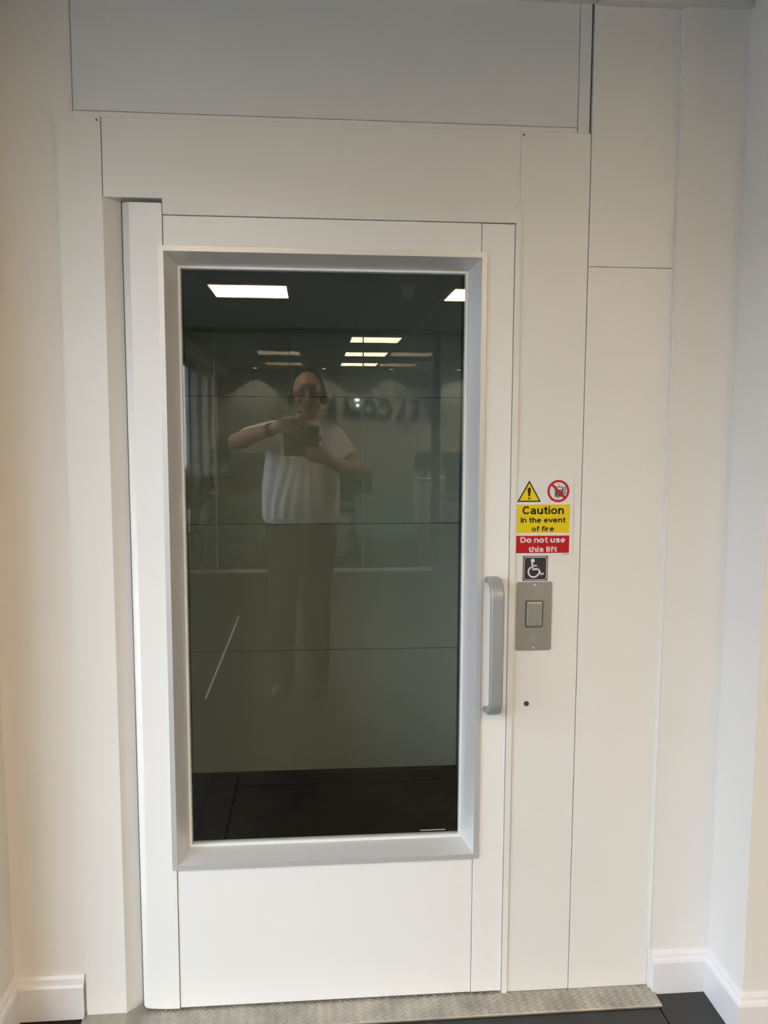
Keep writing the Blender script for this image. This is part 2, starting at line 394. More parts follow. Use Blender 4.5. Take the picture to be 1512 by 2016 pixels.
# entrance glazing (daylight)
e = empty('door_2', (XL-0.07, -3.4, 0), 'glazed entrance doors with slim dark frames', kind='structure')
n = 4; wdt = (EX1-EX0)/n
for k in range(n):
    a, c = EX0+wdt*k, EX0+wdt*(k+1)
    b = bmesh.new()
    for q in ((a, a+0.05, 0, EH), (c-0.05, c, 0, EH), (a+0.05, c-0.05, EH-0.06, EH), (a+0.05, c-0.05, 0, 0.09)):
        box(b, XL-0.10, XL-0.05, q[0], q[1], q[2], q[3])
    obj('door_frame', b, 'frame_dk', e)
    bx('pane', 'winglass', XL-0.08, XL-0.072, a+0.05, c-0.05, 0.09, EH-0.06, e)
e = empty('window_1', (XL-0.07, -8.4, 0), 'tall office window with slim dark frame', kind='structure')
b = bmesh.new()
for q in ((WX0, WX0+0.06, 0, WH), (WX1-0.06, WX1, 0, WH), (-8.0, -7.95, 0.06, WH-0.06), (WX0+0.06, WX1-0.06, WH-0.06, WH), (WX0+0.06, WX1-0.06, 0, 0.06)):
    box(b, XL-0.10, XL+0.01, q[0], q[1], q[2], q[3])
obj('window_frame', b, 'frame_dk', e)
bx('pane', 'winglass', XL-0.08, XL-0.072, WX0+0.06, -8.0, 0.06, WH-0.06, e)
bx('pane', 'winglass', XL-0.08, XL-0.072, -7.95, WX1-0.06, 0.06, WH-0.06, e)

# skirting boards: profile swept along wall runs
def skirting(name, label, runs):
    b = bmesh.new()
    prof = [(0, 0), (0.018, 0), (0.018, 0.086), (0.015, 0.093), (0.009, 0.097), (0.008, 0.104), (0.004, 0.112), (0, 0.113)]
    for pts in runs:
        # pts: wall line going with the room on the right-hand side
        P2 = [Vector((p[0], p[1])) for p in pts]; rows = []
        for i, p in enumerate(P2):
            def nrm(a, c): d = (c-a).normalized(); return Vector((d.y, -d.x))
            if i == 0: m = nrm(P2[0], P2[1])
            elif i == len(P2)-1: m = nrm(P2[-2], P2[-1])
            else:
                n1, n2 = nrm(P2[i-1], p), nrm(p, P2[i+1]); m = (n1+n2)/(1+n1.dot(n2))
            rows.append([b.verts.new((p.x+m.x*o, p.y+m.y*o, z)) for o, z in prof])
        for A, B in zip(rows, rows[1:]):
            for k in range(len(prof)): b.faces.new((A[k], A[(k+1) % len(prof)], B[(k+1) % len(prof)], B[k]))
        b.faces.new(rows[0]); b.faces.new(rows[-1][::-1])
    return tag(obj(name, b, 'skirt'), label, kind='structure')
skirting('baseboard_left', 'white moulded skirting board left of the lift', [[(XL, -0.19), (-0.772, -0.19), (-0.772, 0.013), (-0.596, 0.013)]])
skirting('baseboard_right', 'white moulded skirting board right of the lift', [[(0.892, -0.013), (1.052, -0.013), (1.052, -0.19), (XR, -0.19)]])

# ------------------------------------------------------------------ lift surround
tr = empty('trim_1', (0.04, 0.06, 0.008), 'white metal cladding framing the lift door', kind='structure')
b = bmesh.new(); jp = [(-0.590, 0.0), (-0.4905, 0.0), (-0.4565, 0.034), (-0.4565, 0.22), (-0.590, 0.22)]
lo = [b.verts.new((x, y, 0.007)) for x, y in jp]; hi = [b.verts.new((x, y, 2.0385)) for x, y in jp]
b.faces.new(lo[::-1]); b.faces.new(hi)
for i in range(5): b.faces.new((lo[i], lo[(i+1) % 5], hi[(i+1) % 5], hi[i]))
box(b, -0.590, -0.4905, 0.0, 0.22, 2.0385, 2.2175)
obj('jamb_panel', b, 'clad', tr)
bx('header_panel', 'clad', -0.4888, 0.4970, 0.0003, 0.055, 2.0385, 2.2175, tr, 0.001)
bx('jamb_panel', 'clad', 0.4973, 0.6695, 0.0, 0.055, 0.007, 2.2175, tr, 0.0012)
b = bmesh.new()
pts = [(-0.3535, 2.0015), (0.4875, 2.0015), (0.4875, 0.007), (0.5015, 0.007), (0.5015, 2.0465), (-0.3535, 2.0465)]
flat_poly(b, pts, -0.0045, 0.05); obj('door_stop', b, 'clad', tr)
bx('upper_panel', 'clad_top', -0.5520, 0.6368, 0.007, 0.05, 2.2322, ZC, tr, 0.001)
bx('ledge_strip', 'clad', -0.5520, 0.6355, 0.003, 0.05, 2.2180, 2.2297, tr, 0.0008)
bx('edge_strip', 'clad_top', 0.6378, 0.6660, 0.005, 0.05, 2.2180, ZC, tr, 0.001)
bx('side_panel', 'clad', 0.6712, 0.8870, -0.001, 0.05, 0.007, 1.9020, tr, 0.0012)
bx('side_panel', 'clad', 0.6712, 0.8870, -0.001, 0.05, 1.9030, ZC, tr, 0.0012)
bx('sealant_bead', 'paint', 0.8855, 0.8900, -0.0145, 0.0, 0.113, 2.51, tr, 0.001)
bx('joint_backing', 'gapdark', -0.555, 0.887, 0.056, 0.062, 2.04, ZC, tr)
bx('joint_backing', 'gapdark', 0.49, 0.887, 0.056, 0.062, 0.007, 2.04, tr)
for sx, sz in ((-0.4985, 2.209), (0.5035, 2.2085)):
    b = bmesh.new(); cyl(b, (sx, -0.0006, sz), 0.0022, 0.002, 'y', 12); obj('screw', b, 'gapdark', tr)
tag(bx('trim_3', 'ctrim', -0.60, 0.672, -0.020, 0.008, ZC-0.009, ZC, None, 0.002), 'narrow ceiling edge trim above the lift header', kind='structure')
tag(bx('trim_4', 'ctrim', 0.674, 1.052, -0.030, -0.002, ZC-0.014, ZC, None, 0.002), 'narrow ceiling edge trim above the side panel', kind='structure')

# ------------------------------------------------------------------ lift door
dr = empty('door_1', (0.02, 0.025, 0.012), 'white lift door with tall tinted window and grey pull handle', kind='structure')
b = bmesh.new(); box(b, -0.4500, -0.3559, -0.0018, 0.05, 0.012, 2.0275)
fe = [e2 for e2 in b.edges if all(v.co.x < -0.44 for v in e2.verts) and abs(e2.verts[0].co.z-e2.verts[1].co.z) > 1]
bmesh.ops.bevel(b, geom=fe, offset=0.019, segments=7, profile=0.5, affect='EDGES')
be = [e2 for e2 in b.edges if all(v.co.z < 0.02 for v in e2.verts) and all(v.co.x < -0.42 for v in e2.verts) and not all(abs(v.co.y-0.05) < 1e-5 for v in e2.verts)]
bmesh.ops.bevel(b, geom=be, offset=0.008, segments=4, profile=0.5, affect='EDGES')
hs = obj('hinge_stile', b, 'door', dr)
for p in hs.data.polygons: p.use_smooth = abs(p.normal.z) < 0.5 and not (abs(p.normal.x) > 0.999 or abs(p.normal.y) > 0.999)
bx('top_rail', 'door', -0.3545, 0.4042, 0.0008, 0.05, 1.9285, 2.0002, dr, 0.0012)
bx('lock_stile', 'door', 0.4056, 0.4862, 0.0, 0.05, 0.012, 1.9995, dr, 0.0012)
bx('bottom_panel', 'door', -0.3545, 0.4042, 0.0012, 0.05, 0.012, 0.3905, dr, 0.0012)
# aluminium window frame: four mitred bars
OX0, OX1, OZ0, OZ1 = -0.3660, 0.4178, 0.3885, 1.9305
prof = [(0, 0.02), (0, -0.006), (0.0125, -0.006), (0.0370, 0.042), (0.0370, 0.06), (0.0, 0.06)]
def ringbar(prof2, side):
    b = bmesh.new(); rows = []
    cs = {'t': [(0, 1), (1, 1)], 'b': [(1, 0), (0, 0)], 'l': [(0, 0), (0, 1)], 'r': [(1, 1), (1, 0)]}[side]
    for cx, cz in cs:
        rows.append([b.verts.new((OX0+i if cx == 0 else OX1-i, y, OZ0+i if cz == 0 else OZ1-i)) for i, y in prof2])
    m = len(prof2)
    for k in range(m): b.faces.new((rows[0][k], rows[0][(k+1) % m], rows[1][(k+1) % m], rows[1][k]))
    b.faces.new(rows[0][::-1]); b.faces.new(rows[1]); return b
bead = [(0.0372, 0.060), (0.0372, 0.0405), (0.0425, 0.0405), (0.0435, 0.0445), (0.0435, 0.060)]
for s in 'tblr':
    fb = obj('frame_bar', ringbar(prof, s), 'alu', dr)
    obj('glazing_bead', ringbar(bead, s), 'bead', fb)
GY = 0.047
pn = bx('pane', 'liftglass', OX0+0.038, OX1-0.038, GY, GY+0.008, OZ0+0.038, OZ1-0.038, dr)
b = bmesh.new(); x = 0.272
rr = random.Random(3)
while x < 0.338:
    wv = rr.uniform(0.0012, 0.003); box(b, x, x+wv, GY-0.0004, GY-0.0001, 0.4435, 0.4453); x += wv+rr.uniform(0.0005, 0.0012)
tag(obj('etched_mark', b, 'bead', pn), kind='stuff')
# pull handle: flat bar on a U path
b = bmesh.new()
zt, zb2, yo, r = 1.126, 0.789, -0.058, 0.040
path = [(0.0, zt)]
for k in range(0, 9):
    t = math.pi/2*k/8; path.append((yo+r-r*math.sin(t) if False else (yo+r) - r*math.sin(t), zt - r + r*math.cos(t)))
for k in range(0, 9):
    t = math.pi/2*k/8; path.append(((yo+r) - r*math.cos(t), zb2 + r - r*math.sin(t)))
path.append((0.0, zb2))
cs = rrect(-0.0175, 0.0175, -0.0075, 0.0075, 0.006, 4); rows = []
for i, (y, z) in enumerate(path):
    a = path[max(0, i-1)]; c = path[min(len(path)-1, i+1)]
    ty, tz = c[0]-a[0], c[1]-a[1]; L = math.hypot(ty, tz); ny, nz = tz/L, -ty/L
    sl = 0.0 if True else 0
    xc = 0.4455 + (-0.003 if i in (0, len(path)-1) else 0)
    rows.append([b.verts.new((xc+u, y+ny*v, z+nz*v)) for u, v in cs])
for A, B in zip(rows, rows[1:]):
    for k in range(len(cs)): b.faces.new((A[k], A[(k+1) % len(cs)], B[(k+1) % len(cs)], B[k]))
b.faces.new(rows[0]); b.faces.new(rows[-1][::-1])
tag(obj('pull_handle', b, 'handle', dr, smooth=True), 'grey bow-shaped pull handle')

# ------------------------------------------------------------------ lift shaft and platform
LX0, LX1, LY = -0.530, 0.610, 1.42
sh = empty('wall_shaft', (0.04, 0.8, 0), 'pale panelled lift interior seen through the glass', kind='structure')
zs = [0.030, 0.5625, 1.1065, 1.638, 2.17, 2.70, 3.23, 3.60]
for a, c in zip(zs, zs[1:]):
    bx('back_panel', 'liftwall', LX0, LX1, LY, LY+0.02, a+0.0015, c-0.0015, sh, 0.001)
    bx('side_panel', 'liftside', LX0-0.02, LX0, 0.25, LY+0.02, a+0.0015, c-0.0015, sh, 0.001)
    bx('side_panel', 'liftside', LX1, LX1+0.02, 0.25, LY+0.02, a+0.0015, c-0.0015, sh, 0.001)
b = bmesh.new()
for q in ((LX0-0.05, LX1+0.05, LY+0.022, LY+0.06, -0.1, 3.6), (LX0-0.06, LX0-0.022, 0.25, LY+0.06, -0.1, 3.6), (LX1+0.022, LX1+0.06, 0.25, LY+0.06, -0.1, 3.6),
          (LX0-0.06, LX1+0.06, 0.22, LY+0.06, 3.6, 3.7), (LX0-0.06, LX1+0.06, 0.241, LY+0.06, -0.12, -0.004), (LX1-0.012, LX1+0.06, 0.25, LY+0.02, -0.05, 0.03), (LX0-0.06, LX0+0.06, 0.25, LY+0.02, -0.05, 0.008), (LX0-0.06, LX1+0.06, LY, LY+0.03, -0.05, 0.03)): box(b, *q)
obj('shaft_lining', b, 'gapdark', sh)
b = bmesh.new()
for q in ((-0.60, -0.44, 0.225, 0.25, 0, 2.55), (0.60, 0.70, 0.063, 0.25, 0, 2.55), (-0.60, 0.60, 0.063, 0.25, 2.045, 3.7)): box(b, *q)
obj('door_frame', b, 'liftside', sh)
tag(bx('floor_platform', 'liftfloor', -0.454, 0.599, 0.064, LY, -0.003, 0.012), 'dark stained lift platform floor', kind='structure')
ind = bmesh.new(); box(ind, 0.166, 0.1825, LY-0.006, LY, 1.6235, 1.6295); box(ind, 0.172, 0.181, LY-0.006, LY, 1.601, 1.607)
obj('indicator_light', ind, 'led', sh)  # two small glowing bars added on the back panel

# ------------------------------------------------------------------ tread plate threshold
tp = empty('threshold_plate', (0.15, 0.02, 0), 'worn tread-pattern metal threshold plate below the lift door', 'threshold')
b = bmesh.new()
vs = [(-0.600, -0.082, 0.0), (0.902, -0.082, 0.0), (0.902, -0.079, 0.006), (-0.600, -0.079, 0.006)]
box(b, -0.598, 0.898, -0.082, 0.0, 0.0, 0.007, 0.0015, 1); box(b, -0.598, 0.898, 0.0, 0.062, 0.0, 0.007); box(b, -0.598, -0.455, 0.062, 0.24, 0.0, 0.007)
obj('plate', b, 'tread', tp)
b = bmesh.new(); pitch_ = 0.0125; row = 0
y = -0.076
while y < 0.055:
    x = -0.592 + (pitch_/2 if row % 2 else 0); k = 0
    while x < 0.893:
        if y < -0.004 or (-0.488 < x < 0.487):
            sgn = 1 if (k+row) % 2 else -1
            ca, sa = math.cos(sgn*0.85), math.sin(sgn*0.85); hl, hw = 0.0052, 0.0014
            q = [(-hl, 0), (0, -hw), (hl, 0), (0, hw)]
            bot = [b.verts.new((x+u*ca-v*sa, y+u*sa+v*ca, 0.0068)) for u, v in q]
            top = [b.verts.new((x+(u*ca-v*sa)*0.55, y+(u*sa+v*ca)*0.55, 0.0084)) for u, v in q]
            b.faces.new(top)
            for i in range(4): b.faces.new((bot[i], bot[(i+1) % 4], top[(i+1) % 4], top[i]))
        x += pitch_; k += 1
    y += pitch_*0.62; row += 1
tag(obj('tread_pattern', b, 'tread', tp), kind='stuff')

# ------------------------------------------------------------------ signs and controls
SY = -0.0022
sg = empty('fire_warning_sign', (0.575, 0, 1.1865), 'white yellow and red fire caution sign above the wheelchair sticker', 'sign')
bx('sign_board', 's_white', 0.5022, 0.6490, SY, 0.0, 1.1865, 1.3855, sg, 0.0004, 1)
Y1, Y2, Y3 = SY-0.0004, SY-0.0008, SY-0.0012
b = bmesh.new(); flat_poly(b, rrect(0.5040, 0.6402, 1.2440, 1.3158, 0.0015), Y1, 0.0004); obj('yellow_field', b, 's_yellow', sg)
b = bmesh.new(); flat_poly(b, rrect(0.5038, 0.6405, 1.1925, 1.2368, 0.0015), Y1, 0.0004); obj('red_field', b, 's_red', sg)
def lbl(s, x0, x1, zb, zt, mat, bold):
    obj('lettering', text_mesh(s, x0, x1, zb, zt, Y2, 0.0004), mat, sg)
lbl('Caution', 0.5180, 0.6245, 1.2915, 1.3115, 's_black', 0.022)
lbl('In the event', 0.5140, 0.6290, 1.2700, 1.2835, 's_black', 0.020)
lbl('of fire', 0.5430, 0.6002, 1.2480, 1.2612, 's_black', 0.020)
lbl('Do not use', 0.5145, 0.6303, 1.2192, 1.2335, 's_white', 0.020)
lbl('this lift', 0.5355, 0.6089, 1.1953, 1.2090, 's_white', 0.020)
b = bmesh.new(); flat_poly(b, [(0.5040, 1.3225), (0.5650, 1.3225), (0.5343, 1.3768)], Y1, 0.0004); obj('warning_triangle', b, 's_black', sg)
b = bmesh.new(); flat_poly(b, [(0.5094, 1.3258), (0.5596, 1.3258), (0.5343, 1.3702)], Y2, 0.0004); obj('triangle_field', b, 's_yellow', sg)
b = bmesh.new()
pts = [(0.5323, 1.3365), (0.5363, 1.3365)] + circ(0.5343, 1.3545, 0.0043, 10, 0, math.pi, False)
flat_poly(b, pts, Y3, 0.0004); flat_poly(b, circ(0.5343, 1.3312, 0.0026, 20), Y3, 0.0004); obj('exclamation_mark', b, 's_black', sg)
pc = (0.6090, 1.3497)
b = bmesh.new(); ring_poly(b, circ(*pc, 0.0281), circ(*pc, 0.0225), Y2, 0.0004)
d45 = math.radians(-45); c4, s4 = math.cos(d45), math.sin(d45)
band(b, [(pc[0]-0.0228*c4, pc[1]-0.0228*s4), (pc[0]+0.0228*c4, pc[1]+0.0228*s4)], 0.0058, Y3, 0.0004)
obj('prohibition_ring', b, 's_red', sg)
b = bmesh.new()
band(b, [(0.6008, 1.3600), (0.6198, 1.3600), (0.6198, 1.3362), (0.6008, 1.3362), (0.6008, 1.3612)], 0.0018, Y1)
band(b, [(0.6100, 1.3605), (0.6100, 1.3672)], 0.0013, Y1); band(b, [(0.6100, 1.3362), (0.6100, 1.3292)], 0.0013, Y1)
for px, hgt in ((0.6052, 0.0135), (0.6112, 0.0115), (0.6162, 0.0125)):
    flat_poly(b, [(px-0.0022, 1.3376), (px+0.0022, 1.3376), (px+0.0022, 1.3376+hgt), (px-0.0022, 1.3376+hgt)], Y1)
    flat_poly(b, circ(px, 1.3376+hgt+0.0026, 0.0020, 12), Y1)
for k in range(5):
    z = 1.3395 + 0.0042*k
    band(b, [(0.6218, z), (0.6240, z+0.0032), (0.6262, z+0.0030), (0.6286, z+0.0062)], 0.0015, Y1)
obj('lift_pictogram', b, 's_black', sg)
b = bmesh.new(); x = 0.6230
while x < 0.6395: box(b, x, x+0.0011, SY-0.0003, SY, 1.1893, 1.1906); x += 0.0015
obj('small_print', b, 's_red', sg)

wc = empty('wheelchair_sticker', (0.5545, 0, 1.1215), 'small dark square sticker with white wheelchair symbol', 'sign')
bx('sticker', 's_navy', 0.5228, 0.5862, -0.0012, 0.0, 1.1216, 1.1843, wc)
b = bmesh.new(); ring_poly(b, rrect(0.5250, 0.5840, 1.1236, 1.1823, 0.006), rrect(0.5263, 0.5827, 1.1249, 1.1810, 0.005), -0.0016, 0.0004)
obj('border_line', b, 's_white', wc)
b = bmesh.new()
def wv(x, z): return (0.5218+(x-92)/7670.0, 1.1846-(z-50)/7730.0)
flat_poly(b, circ(*wv(290, 140), 0.0050, 24), -0.0016, 0.0004)
band(b, [wv(275, 165), wv(292, 315)], 0.0043, -0.0016); band(b, [wv(285, 238), wv(373, 238)], 0.0034, -0.0016)
band(b, [wv(275, 308), wv(418, 308)], 0.0046, -0.0016); band(b, [wv(403, 300), wv(458, 425)], 0.0045, -0.0016)
band(b, [wv(440, 425), wv(510, 392)], 0.0042, -0.0016)
c0 = wv(312, 360)
ao = circ(*c0, 0.0156, 30, math.radians(122), math.radians(345), False); ai = circ(*c0, 0.0118, 30, math.radians(122), math.radians(345), False)
for k in range(30): flat_poly(b, [ao[k], ao[k+1], ai[k+1], ai[k]], -0.0016, 0.0004)
obj('wheelchair_symbol', b, 's_white', wc)

cp = empty('call_button_plate', (0.5535, 0, 0.941), 'brushed steel lift call plate with large grey push button', 'call button')
b = bmesh.new(); flat_poly(b, rrect(0.5072, 0.5990, 0.9410, 1.1190, 0.005), -0.003, 0.003); obj('plate', b, 'steel', cp)
b = bmesh.new(); ring_poly(b, rrect(0.5305, 0.5765, 1.0010, 1.0715, 0.0045), rrect(0.5325, 0.5745, 1.0030, 1.0695, 0.003), -0.0045, 0.002); obj('button_rim', b, 'steel_edge', cp)
b = bmesh.new(); box(b, 0.5330, 0.5740, -0.0085, -0.003, 1.0035, 1.0690, 0.004, 3); obj('push_button', b, 'steel', cp)
for sx, sz in ((0.5533, 1.1110), (0.5535, 0.9478)):
    b = bmesh.new(); cyl(b, (sx, -0.0036, sz), 0.0027, 0.0016, 'y', 16, 0.002); s_ = obj('screw', b, 'chrome', cp)
b = bmesh.new()
band(b, [(0.5360, 0.9655), (0.5440, 0.9688), (0.5515, 0.9700)], 0.0011, -0.0032); band(b, [(0.5480, 0.9700), (0.5615, 0.9703)], 0.0014, -0.0032)
band(b, [(0.5455, 0.9725), (0.5490, 0.9790), (0.5500, 0.9745)], 0.0010, -0.0032)
obj('engraved_mark', b, pm('engraving', (0.62, 0.61, 0.59), 0.5), cp)

lk = empty('key_lock', (0.539, 0, 0.795), 'tiny round black key lock below the call plate', 'lock')
b = bmesh.new(); cyl(b, (0.539, -0.001, 0.8001), 0.0062, 0.003, 'y', 24); obj('lock_barrel', b, 'black', lk)
b = bmesh.new(); cyl(b, (0.539, -0.0026, 0.8001), 0.0042, 0.001, 'y', 20); obj('lock_core', b, 'steel_edge', lk)
b = bmesh.new(); box(b, 0.5366, 0.5414, -0.0034, -0.003, 0.7996, 0.8006); obj('key_slot', b, 'black', lk)

# ------------------------------------------------------------------ glass partition behind the visitor
pt = empty('wall_partition', (0.9, YP, 0), 'frameless glass office partition with slim joints', kind='structure')
px_ = [XL, -1.035, -0.263, 0.502, 1.2335]
for a, c in zip(px_, px_[1:]):
    bx('pane', 'partglass', a+0.007, c-0.007, YP-0.006, YP+0.006, 0.035, 2.492, pt)
    bx('glass_joint', 'rail' if c in (-1.035, 0.502) else 'frame_dk', c-0.0065, c+0.0065, YP-0.007, YP+0.007, 0.035, 2.492, pt)
bx('door_post', 'frame_dk', 1.245, 1.315, YP-0.03, YP+0.03, 0.0, 2.492, pt)
bx('pane', 'partglass', 1.315, 2.30, YP-0.006, YP+0.006, 0.01, 2.492, pt)
bx('pane', 'partglass', 2.314, XR, YP-0.006, YP+0.006, 0.035, 2.492, pt)
bx('glass_joint', 'frame_dk', 2.3005, 2.3135, YP-0.007, YP+0.007, 0.0, 2.492, pt)
bx('head_channel', 'frame_dk', XL, XR, YP-0.03, YP+0.03, 2.492, ZC, pt)
bx('floor_channel', 'rail', XL, 1.245, YP-0.025, YP+0.025, 0.0, 0.035, pt)

mt = empty('entrance_mat', (-1.1, -3.4, 0), 'dark ribbed entrance mat with a pale metal edge', 'mat')
bx('mat_pile', 'mat', XL+0.02, -0.625, -4.385, -2.395, 0.0, 0.006, mt)
b = bmesh.new(); box(b, -0.625, -0.612, -4.395, -2.385, 0, 0.007)
obj('mat_edge', b, 'rail', mt)

# ceiling devices
sd = empty('ceiling_sensor', (0.66, -3.75, ZC), 'small pale ceiling mounted sensor box between the lobby lights', 'sensor')
bx('sensor_base', 'ctrim', 0.61, 0.71, -3.83, -3.70, ZC-0.02, ZC, sd, 0.003)
bx('sensor_body', 'pot', 0.622, 0.70, -3.82, -3.71, ZC-0.095, ZC-0.02, sd, 0.008)
hsn = empty('hanging_sign', (1.33, -7.9, 2.22), 'pale board sign hanging from the office ceiling', 'sign')
bx('sign_board', 'sign_gr', 1.22, 1.44, -7.905, -7.895, 2.22, 2.34, hsn, 0.002)
b = bmesh.new(); box(b, 1.235, 1.241, -7.903, -7.897, 2.34, ZC); obj('hanger_rod', b, 'rail', hsn)
bx('hanger_rod', 'rail', 1.42, 1.426, -7.903, -7.897, 2.34, ZC, hsn)

# downlights washing the far wall
for x, wh in ((-0.98, 'behind the bushy palm'), (0.15, 'above the last letter E of WELCOME'), (1.27, 'above the letter C of WELCOME'), (2.41, 'beyond the letter W of WELCOME')):
    t = empty('downlight', (x, YF+0.17, ZC), 'small round ceiling downlight washing the far wall ' + wh, 'downlight', 'downlights along the far wall')
    b = bmesh.new(); cyl(b, (x, YF+0.17, ZC-0.004), 0.045, 0.01, 'z', 24); obj('bezel', b, 'ctrim', t)
    b = bmesh.new(); cyl(b, (x, YF+0.17, ZC-0.0095), 0.03, 0.003, 'z', 24); obj('lamp_lens', b, 'spotlens', t)
    l = bpy.data.lights.new('downlight_beam', 'SPOT'); l.energy = 55; l.color = (1, 0.86, 0.68); l.spot_size = math.radians(100); l.spot_blend = 0.3; l.shadow_soft_size = 0.03
    o = bpy.data.objects.new('downlight_beam', l); COL.objects.link(o); o.parent = t; o.location = (0, 0, -0.03)

# wall letters
wl = empty('welcome_lettering', (1.1, YF, 1.7), 'large dark WELCOME letters on the far office wall', 'lettering')
spots = {'W': (1.86, 2.13), 'E': (1.60, 1.76), 'L': (1.36, 1.50), 'C': (1.05, 1.30), 'O': (0.80, 1.03), 'M': (0.48, 0.74), 'E2': (0.14, 0.34)}
for ch, (a, c) in spots.items():
    obj('letter', text_mesh(ch[0], a, c, 1.70, 2.03, YF+0.02, 0.018, flip=True), 'letters', wl)

# ------------------------------------------------------------------ office furniture
def armchair(x, label):
    t = empty('lounge_chair', (x, -7.35, 0), label, 'armchair')
    w2 = 0.35
    bx('seat', 'teal', x-w2, x+w2, -7.72, -7.0, 0.24, 0.41, t, 0.03, 3)
    b = bmesh.new(); box(b, -w2, w2, -0.07, 0.07, -0.17, 0.17, 0.03, 3)
    bmesh.ops.transform(b, matrix=Matrix.Translation((x, -7.70, 0.555)) @ Matrix.Rotation(math.radians(10), 4, 'X'), verts=b.verts[:])
    obj('backrest', b, 'teal', t)
    bx('cushion', 'teal', x-w2+0.08, x+w2-0.12, -7.62, -7.50, 0.41, 0.50, t, 0.03, 3)
    for sx in (-1, 1):
        for y in (-7.04, -7.66):
            b = bmesh.new(); cap(b, (x+sx*(w2-0.05), y, 0.25), (x+sx*(w2-0.01), y+(0.03 if y > -7.3 else -0.03), 0.012), 0.018, 0.012, 10, 2); obj('leg', b, 'plastic', t)
    return t
armchair(-0.95, 'low green upholstered lounge chair beside the potted palm')
armchair(0.82, 'low green upholstered lounge chair beside the pale pouf')

po = empty('pouf', (0.27, -7.75, 0), 'pale tapered fabric pouf between the lounge chairs', 'pouf')
b = bmesh.new(); loft(b, [(0.27, -7.75, 0.0, 0.11, 0.14), (0.27, -7.75, 0.02, 0.115, 0.15), (0.27, -7.75, 0.37, 0.15, 0.17), (0.27, -7.75, 0.39, 0.14, 0.16)], 24, 3.5); obj('pouf_body', b, 'pouf', po)
b = bmesh.new(); loft(b, [(0.27, -7.75, 0.388, 0.145, 0.165), (0.27, -7.75, 0.40, 0.15, 0.17), (0.27, -7.75, 0.425, 0.145, 0.165), (0.27, -7.75, 0.43, 0.12, 0.14)], 24, 3.5); obj('pouf_cushion', b, 'pouf', po)

def office_chair(x, y, ang, label):
    t = empty('office_chair', (x, y, 0), label, 'office chair')
    R_ = Matrix.Translation((x, y, 0)) @ Matrix.Rotation(ang, 4, 'Z')
    def part(nm, b, m): bmesh.ops.transform(b, matrix=R_, verts=b.verts[:]); return obj(nm, b, m, t)
    b = bmesh.new(); box(b, -0.24, 0.24, -0.24, 0.24, 0.44, 0.52, 0.035, 3); part('seat', b, 'plastic')
    b = bmesh.new(); box(b, -0.22, 0.22, -0.28, -0.23, 0.58, 1.0, 0.02, 3); part('backrest', b, 'plastic')
    b = bmesh.new(); box(b, -0.03, 0.03, -0.30, -0.27, 0.45, 0.8, 0.008); part('back_support', b, 'plastic')
    b = bmesh.new(); cyl(b, (0, 0, 0.27), 0.028, 0.36); part('gas_lift', b, 'rail')
    for k in range(5):
        a = 2*math.pi*k/5+0.3; ex, ey = 0.30*math.cos(a), 0.30*math.sin(a)
        b = bmesh.new(); cap(b, (0, 0, 0.12), (ex, ey, 0.085), 0.025, 0.016, 8, 2); part('base_arm', b, 'plastic')
        b = bmesh.new(); cyl(b, (ex, ey, 0.03), 0.03, 0.04, 'x', 16); part('castor', b, 'plastic')
    return t
office_chair(0.47, -8.6, math.pi*0.95, 'dark office swivel chair behind the lounge chairs')
office_chair(2.15, -10.15, math.pi, 'dark office swivel chair tucked at the reception desk')

dk = empty('reception_desk', (2.2, -10.95, 0), 'white reception desk under the WELCOME letters', 'desk')
bx('desk_top', 'desk', 1.60, 3.0, -11.35, -10.55, 0.72, 0.75, dk, 0.003)
bx('end_panel', 'desk', 1.62, 1.66, -11.33, -10.57, 0.0, 0.72, dk)
bx('end_panel', 'desk', 2.94, 2.98, -11.33, -10.57, 0.0, 0.72, dk)
bx('drawer_unit', 'desk', 1.68, 2.02, -11.30, -10.62, 0.0, 0.70, dk, 0.003)
for k in range(3): bx('drawer_front', 'desk', 1.69, 2.01, -10.618, -10.60, 0.04+0.22*k, 0.25+0.22*k, dk, 0.002)
for x, lab in ((1.78, 'flat black monitor at the end of the reception desk'), (2.22, 'flat black monitor further along the reception desk')):
    t = empty('monitor', (x, -11.0, 0.75), lab, 'monitor')
    bx('screen', 'plastic', x-0.17, x+0.17, -11.02, -10.99, 0.87, 1.15, t, 0.004)
    bx('stand', 'plastic', x-0.025, x+0.025, -11.04, -11.02, 0.76, 1.0, t)
    bx('stand_base', 'plastic', x-0.09, x+0.09, -11.10, -10.94, 0.75, 0.762, t, 0.003)

